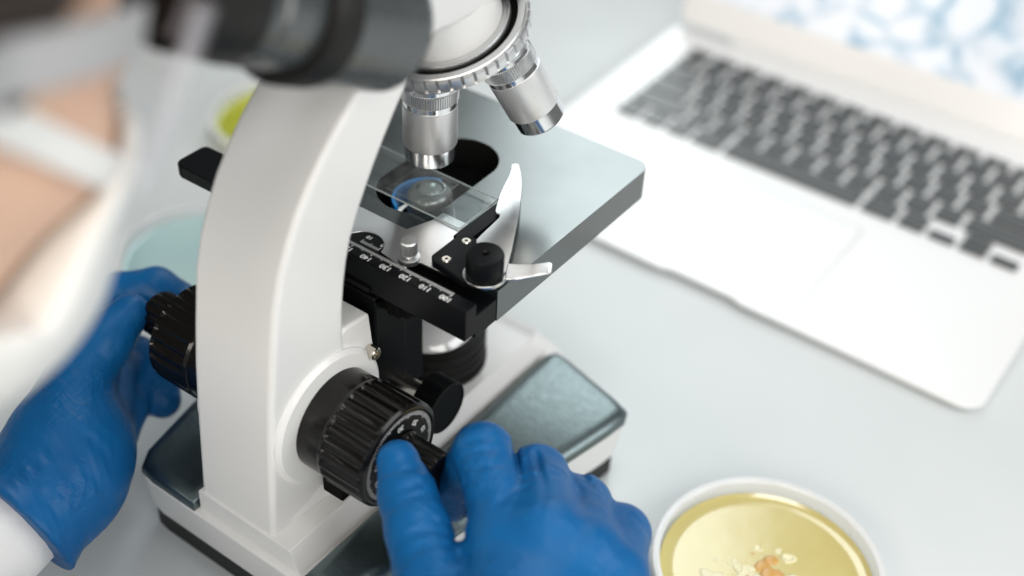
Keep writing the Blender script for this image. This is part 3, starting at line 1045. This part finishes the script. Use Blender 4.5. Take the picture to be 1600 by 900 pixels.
# Glove = hand + fingers, unequal and bent
def hand_sdf(palm, fingers, thumb, cuff, creases, folds, cut=None):
    def fn(p):
        d = None
        for a, b, ra, rb in palm:
            c = cone(p, a, b, ra, rb)
            d = c if d is None else smin(d, c, 12)
        F = None
        for pts, rad in fingers:
            c = chain(p, pts, rad, 2.5)
            F = c if F is None else smin(F, c, 3.2)
        d = smin(d, F, 7.0)
        t = chain(p, thumb[0], thumb[1], 4)
        d = smin(d, t, 5.0)
        c = chain(p, cuff[0], cuff[1], 6)
        d = smin(d, c, 10)
        for a, b, w, depth in creases:
            vn = np.array([-0.438, 0.641, -0.63])
            a_, b_ = np.array(a, float), np.array(b, float)
            pp = p - a_
            dz = pp @ vn
            pp = pp - dz[..., None] * vn
            ab = (b_ - a_) - ((b_ - a_) @ vn) * vn
            t_ = np.clip((pp @ ab) / (ab @ ab), 0, 1)
            e = np.linalg.norm(pp - t_[..., None] * ab, axis=-1)
            fade = np.sin(np.pi * np.clip(t_ * 0.8 + 0.1, 0, 1))
            d = d + (depth * np.exp(-(e / w) ** 2) - 0.35 * depth * np.exp(-((e - 2.2 * w) / w) ** 2)) * fade * np.exp(-(dz / 16) ** 2)
        if cut:
            cp, cn = np.array(cut[0], float), np.array(cut[1], float)
            s = (p - cp) @ (cn / np.linalg.norm(cn))
            d = d - 0.9 * np.exp(-((s + 2.0) / 1.6) ** 2) - 0.5 * np.exp(-((s + 9.0 + 0.1 * p[..., 0]) / 3.0) ** 2)   # rolled hem
            d = smax(d, s, 1.0)
        for c_, r_, dirv, wl, amp in folds:       # stretched-rubber wrinkles round a joint
            q = p - np.array(c_, float)
            s = q @ (np.array(dirv, float) / np.linalg.norm(dirv))
            w = np.exp(-(q * q).sum(-1) / (r_ * r_))
            ph = 0.16 * (p[..., 0] - p[..., 2]) + 1.3 * np.sin(0.21 * p[..., 1] + 0.13 * p[..., 2])
            d = d + amp * 0.85 * w * (np.sin(2 * math.pi * s / wl + ph) + 0.6 * np.sin(2 * math.pi * s / (wl * 0.62) - 1.7 * ph)) * (0.55 + 0.45 * np.sin(0.23 * p[..., 0] + 0.31 * p[..., 2]))
        return d
    return fn


rf = [
    ([(121, -103, 88), (90, -79, 94), (78.5, -78, 70), (77, -82, 60)], [12.5, 11.4, 10, 8.6]),
    ([(132, -96, 96), (108.5, -68.5, 84.5), (96, -69, 63), (94, -77, 56)], [12.8, 11.8, 10, 8.6]),
    ([(146, -92, 92), (127, -65, 78), (114, -65, 57), (108, -74, 54)], [12.5, 11.4, 9.6, 8.2]),
    ([(157, -90, 84), (145, -65, 74), (134, -66, 55), (126, -73, 55)], [12, 11.4, 8.8, 7.6]),
]
rthumb = ([(133, -140, 78), (108, -131, 78), (88.5, -116, 83), (77, -108, 86), (66.5, -101, 92)], [16, 13.6, 11.6, 10.6, 8.2])
rpalm = [((121, -105, 84), (150, -150, 80), 14, 20), ((133, -100, 88), (160, -155, 80), 15, 22), ((146, -96, 84), (172, -160, 79), 15, 20), ((156, -94, 78), (178, -160, 77), 13, 19),
         ((121, -105, 84), (156, -94, 78), 12, 11), ((133, -140, 78), (165, -150, 78), 16, 18)]
rcuff = ([(168, -158, 79), (180, -182, 76), (196, -212, 70)], [25, 26, 29])
rcre = [((100.9, -75, 102.4), (107.4, -79.2, 93.6), 1.0, 1.9), ((108.8, -71.9, 100.1), (116.6, -75.1, 91.4), 1.0, 1.9), ((125.1, -65.9, 94.8), (130.5, -65.3, 91.7), 1.0, 1.5),
        ((70.3, -108.9, 95.6), (77.7, -102.0, 97.5), 0.8, 0.6), ((75.0, -112.7, 93.1), (83.9, -104.0, 95.8), 0.9, 0.8), ((78.1, -113.9, 91.4), (85.7, -106.9, 93.3), 0.7, 0.6), ((90.5, -123.0, 89.4), (98.2, -114.3, 92.9), 0.9, 0.6), ((86.2, -87.2, 103.4), (95.3, -78.5, 106.0), 0.8, 0.5), ((89.4, -89.4, 102.2), (97.4, -82.4, 103.7), 0.8, 0.6), ((94.9, -93.3, 100.6), (104.0, -84.8, 102.9), 0.9, 0.6), ((112.6, -91.0, 101.8), (110.2, -98.9, 95.4), 1.1, 0.6), ((122.3, -84.6, 101.5), (122.4, -90.7, 95.3), 1.1, 0.6), ((102.3, -115.6, 84.0), (106.6, -109.2, 87.5), 1.0, 0.9), ((102.7, -120.5, 83.4), (111.0, -112.6, 85.7), 1.0, 0.8), ((134.0, -77.1, 101.0), (134.4, -82.7, 95.2), 1.0, 0.5), ((101.0, -97.4, 98.6), (108.7, -90.3, 100.5), 0.8, 0.45)]
rfold = [((105, -91, 96), 16, (-0.7, 0.6, 0.3), 5.2, 0.35), ((77, -108, 90), 18, (-0.7, 0.35, 0.4), 4.6, 0.32), ((97, -122, 88), 14, (-0.7, 0.5, 0.2), 5.5, 0.4), ((120, -80, 92), 14, (-0.6, 0.7, -0.2), 5, 0.3),
         ((150, -84, 84), 14, (-0.5, 0.8, -0.2), 5, 0.3), ((178, -180, 80), 26, (0.5, -0.85, -0.1), 8, 0.9)]
sdf_obj("glove", hand_sdf(rpalm, rf, rthumb, rcuff, rcre, rfold), (50, -240, 30), (235, -45, 125), 1.0, M_glove, per, relax=1)

lf = [
    ([(-106, -112, 62), (-118, -84, 66), (-103, -73, 71), (-87, -72, 71)], [12.5, 11, 10, 8.8]),
    ([(-99, -117, 50), (-103, -91, 40), (-93, -88, 31), (-85, -93, 26)], [12.5, 11, 10, 8.6]),
    ([(-90, -124, 42), (-93, -106, 30), (-94, -96, 34)], [12, 10.5, 9]),
    ([(-82, -136, 36), (-84, -122, 27), (-86, -111, 32)], [11.5, 10, 8.5]),
]
lthumb = ([(-74, -150, 52), (-84, -134, 66), (-87, -114, 77), (-86.5, -100, 83)], [16, 13, 11.2, 8.6])
lpalm = [((-104, -114, 58), (-76, -152, 48), 14, 20), ((-98, -119, 49), (-74, -154, 46), 15, 22), ((-90, -126, 42), (-70, -157, 42), 14, 20), ((-82, -137, 37), (-66, -158, 40), 13, 20),
         ((-104, -114, 58), (-82, -137, 37), 11, 11), ((-76, -150, 52), (-68, -164, 46), 15, 20)]
lcuff = ([(-74, -150, 46), (-66, -168, 42), (-60, -195, 40)], [25, 24, 28])
lfold = [((-86, -132, 62), 18, (0.3, 0.8, 0.3), 5, 0.4), ((-60, -174, 48), 26, (-0.1, -0.9, 0.1), 7.5, 0.8), ((-100, -110, 62), 16, (-0.3, 0.9, 0.2), 5, 0.35)]
sdf_obj("glove", hand_sdf(lpalm, lf, lthumb, lcuff, [], lfold, ((-62, -186, 40), (0.0, -0.97, -0.22))), (-140, -250, 2), (-25, -50, 105), 1.1, M_glove, per, relax=1)
sdf_obj("lab_coat", coat_sdf, (-300, -680, -8), (345, -180, 260), 5.5, M_coat, per, relax=1)


# ------------------------------------------------------------------ the laptop
# its local frame: u along the front edge, v towards the hinge
CZ = (443.68 + 9.0) / 443.68
lx = 283.34 + (-77.55 - 283.34) * CZ
ly = -348.02 + (287.16 + 348.02) * CZ
lap = thing("laptop", "open silver laptop with black keys and a blue and white tissue image on its screen", "laptop", (lx, ly, 0))
lap.rotation_euler = (0, 0, -0.0077)
lap.scale = (CZ, CZ, CZ)
U0, U1, V0, V1 = -26.5, 298.5, -119.6, 129


def deck_z(v):
    return 5.0 + 8.0 * (v - V0) / 227.0


def slope_prism(poly, dz0, dz1):
    n = len(poly)
    ar = sum(poly[i][0] * poly[(i + 1) % n][1] - poly[(i + 1) % n][0] * poly[i][1] for i in range(n))
    if ar < 0:
        poly = poly[::-1]
    v = [(p[0], p[1], deck_z(p[1]) + dz0) for p in poly] + [(p[0], p[1], deck_z(p[1]) + dz1) for p in poly]
    f = [list(range(n))[::-1], list(range(n, 2 * n))] + [[i, (i + 1) % n, (i + 1) % n + n, i + n] for i in range(n)]
    return MB().add(v, f)


um = 136
fr = arc(U1 - 11, V0 + 11, 11, -90, 0, 8) + arc(U1 - 11, V1 - 8, 8, 0, 90, 6) + arc(U0 + 8, V1 - 8, 8, 90, 180, 6) + arc(U0 + 11, V0 + 11, 11, 180, 270, 8) + \
     [(um - 25, V0), (um - 22, V0 + 1.6), (um - 19, V0 + 2.2), (um + 19, V0 + 2.2), (um + 22, V0 + 1.6), (um + 25, V0)]
bmb = MB()
n = len(fr)
ar = sum(fr[i][0] * fr[(i + 1) % n][1] - fr[(i + 1) % n][0] * fr[i][1] for i in range(n))
if ar < 0:
    fr = fr[::-1]
bv = [(um + (p[0] - um) * 0.985, p[1] * 0.985, 1.2) for p in fr] + [(p[0], p[1], deck_z(p[1])) for p in fr]
bmb.add(bv, [list(range(n))[::-1], list(range(n, 2 * n))] + [[i, (i + 1) % n, (i + 1) % n + n, i + n] for i in range(n)])
deck = obj("deck", bmb, M_lapal, lap, bevel=0.7, seg=2, smooth=40)
for (u, v) in ((0, -95), (272, -95), (0, 105), (272, 105)):
    obj("rubber_foot", MB().lathe([(7, 0), (7, 2.2)], (u, v, 0), (0, 0, 1), 20), M_rubber, lap)
obj("trackpad_seam", slope_prism(rrect(um - 52.6, um + 52.6, -106.6, -15.4, 4.4), 0.03, 0.12), M_seam, lap, smooth=None)
obj("trackpad", slope_prism(rrect(um - 52, um + 52, -106, -16, 4), 0.05, 0.22), M_lapal, lap, bevel=0.1)
key_mesh = {}


def key(u0, u1, v0, v1):
    sz = (round(u1 - u0, 1), round(v1 - v0, 1))
    if sz not in key_mesh:
        h = slope_prism(rrect(-sz[0] / 2, sz[0] / 2, -sz[1] / 2, sz[1] / 2, 1.6, 3), 0, 0)
        pts = rrect(-sz[0] / 2, sz[0] / 2, -sz[1] / 2, sz[1] / 2, 1.6, 3)
        k = MB().prism(pts, 0, 1.3, top_scale=lambda p: [(x * 0.975, y * 0.975) for x, y in p])
        o = obj("key", k, M_key, lap, bevel=0.25, seg=1)
        key_mesh[sz] = o
    else:
        o = key_mesh[sz].copy()
        COL.objects.link(o)
        o.parent = lap
    uc, vc = (u0 + u1) / 2, (v0 + v1) / 2
    o.location = Vector((uc, vc, deck_z(vc) + 0.3)) * MM
    o.rotation_euler = (math.atan2(8.0, 227.0), 0, 0)
    return o


g = 1.5
rows = [
    (0, 18.6, [1, 1, 1, 1.25, 5, 1.25, 1]),
    (19, 37.6, [2.25] + [1] * 10 + [2.25]),
    (38, 56.6, [1.75] + [1] * 11 + [1.75]),
    (57, 75.6, [1.5] + [1] * 12 + [1]),
    (76, 94.6, [1] * 13 + [1.5]),
    (95, 105, [14.5 / 14] * 14),
]
for v0, v1, ws in rows:
    u = 0.0
    for w in ws:
        key(u + g, u + 19 * w - g, v0 + g * 0.6, v1 - g * 0.6)
        u += 19 * w
for u0, half_ in ((11.5 * 19, 0), (12.5 * 19, 0), (12.5 * 19, 1), (13.5 * 19, 0)):
    key(u0 + g, u0 + 19 - g, 0.9 if not half_ else 9.6, 8.9 if not half_ else 17.7)
# lid
lid_a = math.radians(112)
HY, HZ = 127.0, 14.6
ld = Vector((0, math.cos(math.pi - lid_a), math.sin(math.pi - lid_a)))
ld = Vector((0, math.cos(math.radians(68)), math.sin(math.radians(68))))
ln = Vector((0, -ld.z, ld.y))


def lid_poly(pts, d0, d1):
    v = []
    for d in (d0, d1):
        for (u, h) in pts:
            p = Vector((u, HY, HZ)) + ld * h + ln * (-d)
            v.append(tuple(p))
    n_ = len(pts)
    return MB().add(v, [list(range(n_)), list(range(n_, 2 * n_))[::-1]] + [[i, (i + 1) % n_, (i + 1) % n_ + n_, i + n_] for i in range(n_)])


lid = obj("lid", lid_poly(rrect(U0, U1, 3.0, 226, 9), 0.0, 5.0), M_lapal, lap, bevel=0.6)
obj("display", lid_poly(rrect(U0 + 19, U1 - 19, 26, 206, 1), -0.25, -0.05), M_screen, lid, smooth=None)
obj("hinge", MB().lathe([(4.2, 20), (4.2, 252)], (0, HY, HZ - 1.5), (1, 0, 0), 32), M_lapal, lap)


# ------------------------------------------------------------------ petri dishes
def petri(name, label, x, y, r, agar, h=14.0, level=6.5, group="petri dishes on the table"):
    t = thing(name, label, "petri dish", (x, y, 0), group)
    obj("dish", MB().lathe([(r - 1.6, 0.3), (r - 1.0, 0.3), (r - 0.4, 1.0), (r, h), (r - 1.5, h), (r - 1.9, 1.8), (1, 1.8)], (0, 0, 0), (0, 0, 1), 96, cap=False), M_dish, t, smooth=30)
    obj("rim", MB().lathe([(r - 1.7, h - 2.2), (r + 1.6, h - 2.2), (r + 1.8, h), (r + 1.3, h + 0.6), (r - 1.2, h + 0.6), (r - 1.7, h)], (0, 0, 0), (0, 0, 1), 96, cap=False), M_dish_rim, t, smooth=40)
    ag = obj("agar", MB().lathe([(r - 2.2, 1.9), (r - 2.2, level + 0.8), (r - 3.4, level + 0.25), (r - 5.5, level - 0.25), (r - 9, level - 0.4), (1, level - 0.4)], (0, 0, 0), (0, 0, 1), 96), agar, t, smooth=50)
    return t, ag, level


t1, ag1, lv1 = petri("petri_dish", "clear petri dish of yellow agar with white and amber colonies, beside the gloved right hand", 180.0, 14.0, 49.6, M_agar_y)
for k in range(64):
    a = rng.uniform(0, 2 * math.pi)
    rr = abs(rng.normal(0, 12))
    s = rng.uniform(0.8, 3.6)
    w1, w2 = rng.uniform(0, 6, 2)
    hgt = rng.uniform(0.10, 0.24)
    if k % 2:
        prof = [(s, lv1 - 0.55), (s * 0.95, lv1 - 0.4 + 0.3 * hgt * s), (s * 0.8, lv1 - 0.4 + hgt * s), (s * 0.62, lv1 - 0.4 + 0.7 * hgt * s), (s * 0.5, lv1 - 0.42), (s * 0.3, lv1 - 0.36), (0.05, lv1 - 0.36)]
    else:
        prof = [(s, lv1 - 0.55), (s * 0.95, lv1 - 0.4 + 0.35 * hgt * s), (s * 0.8, lv1 - 0.4 + 0.75 * hgt * s), (s * 0.5, lv1 - 0.4 + hgt * s), (s * 0.2, lv1 - 0.4 + hgt * s * 1.05), (0.05, lv1 - 0.4 + hgt * s * 1.06)]
    mb = MB().lathe(prof, (0 + rr * math.cos(a), -3 + rr * math.sin(a), 0), (0, 0, 1), 24,
                    mod=lambda q, i, r: r * (1 + 0.16 * math.sin(2 * math.pi * i / 24 * 2 + w1) + 0.09 * math.sin(2 * math.pi * i / 24 * 3 + w2)))
    obj("colony", mb, M_amber if k % 4 == 0 else M_cream, t1, smooth=60)
petri("petri_dish", "petri dish of lime yellow agar half hidden behind the curved microscope arm", -247.0, 150.0, 46.0, M_agar_g)
petri("petri_dish", "petri dish of pale blue liquid between the microscope arm and the face mask", -178.0, 14.0, 46.0, M_agar_b)
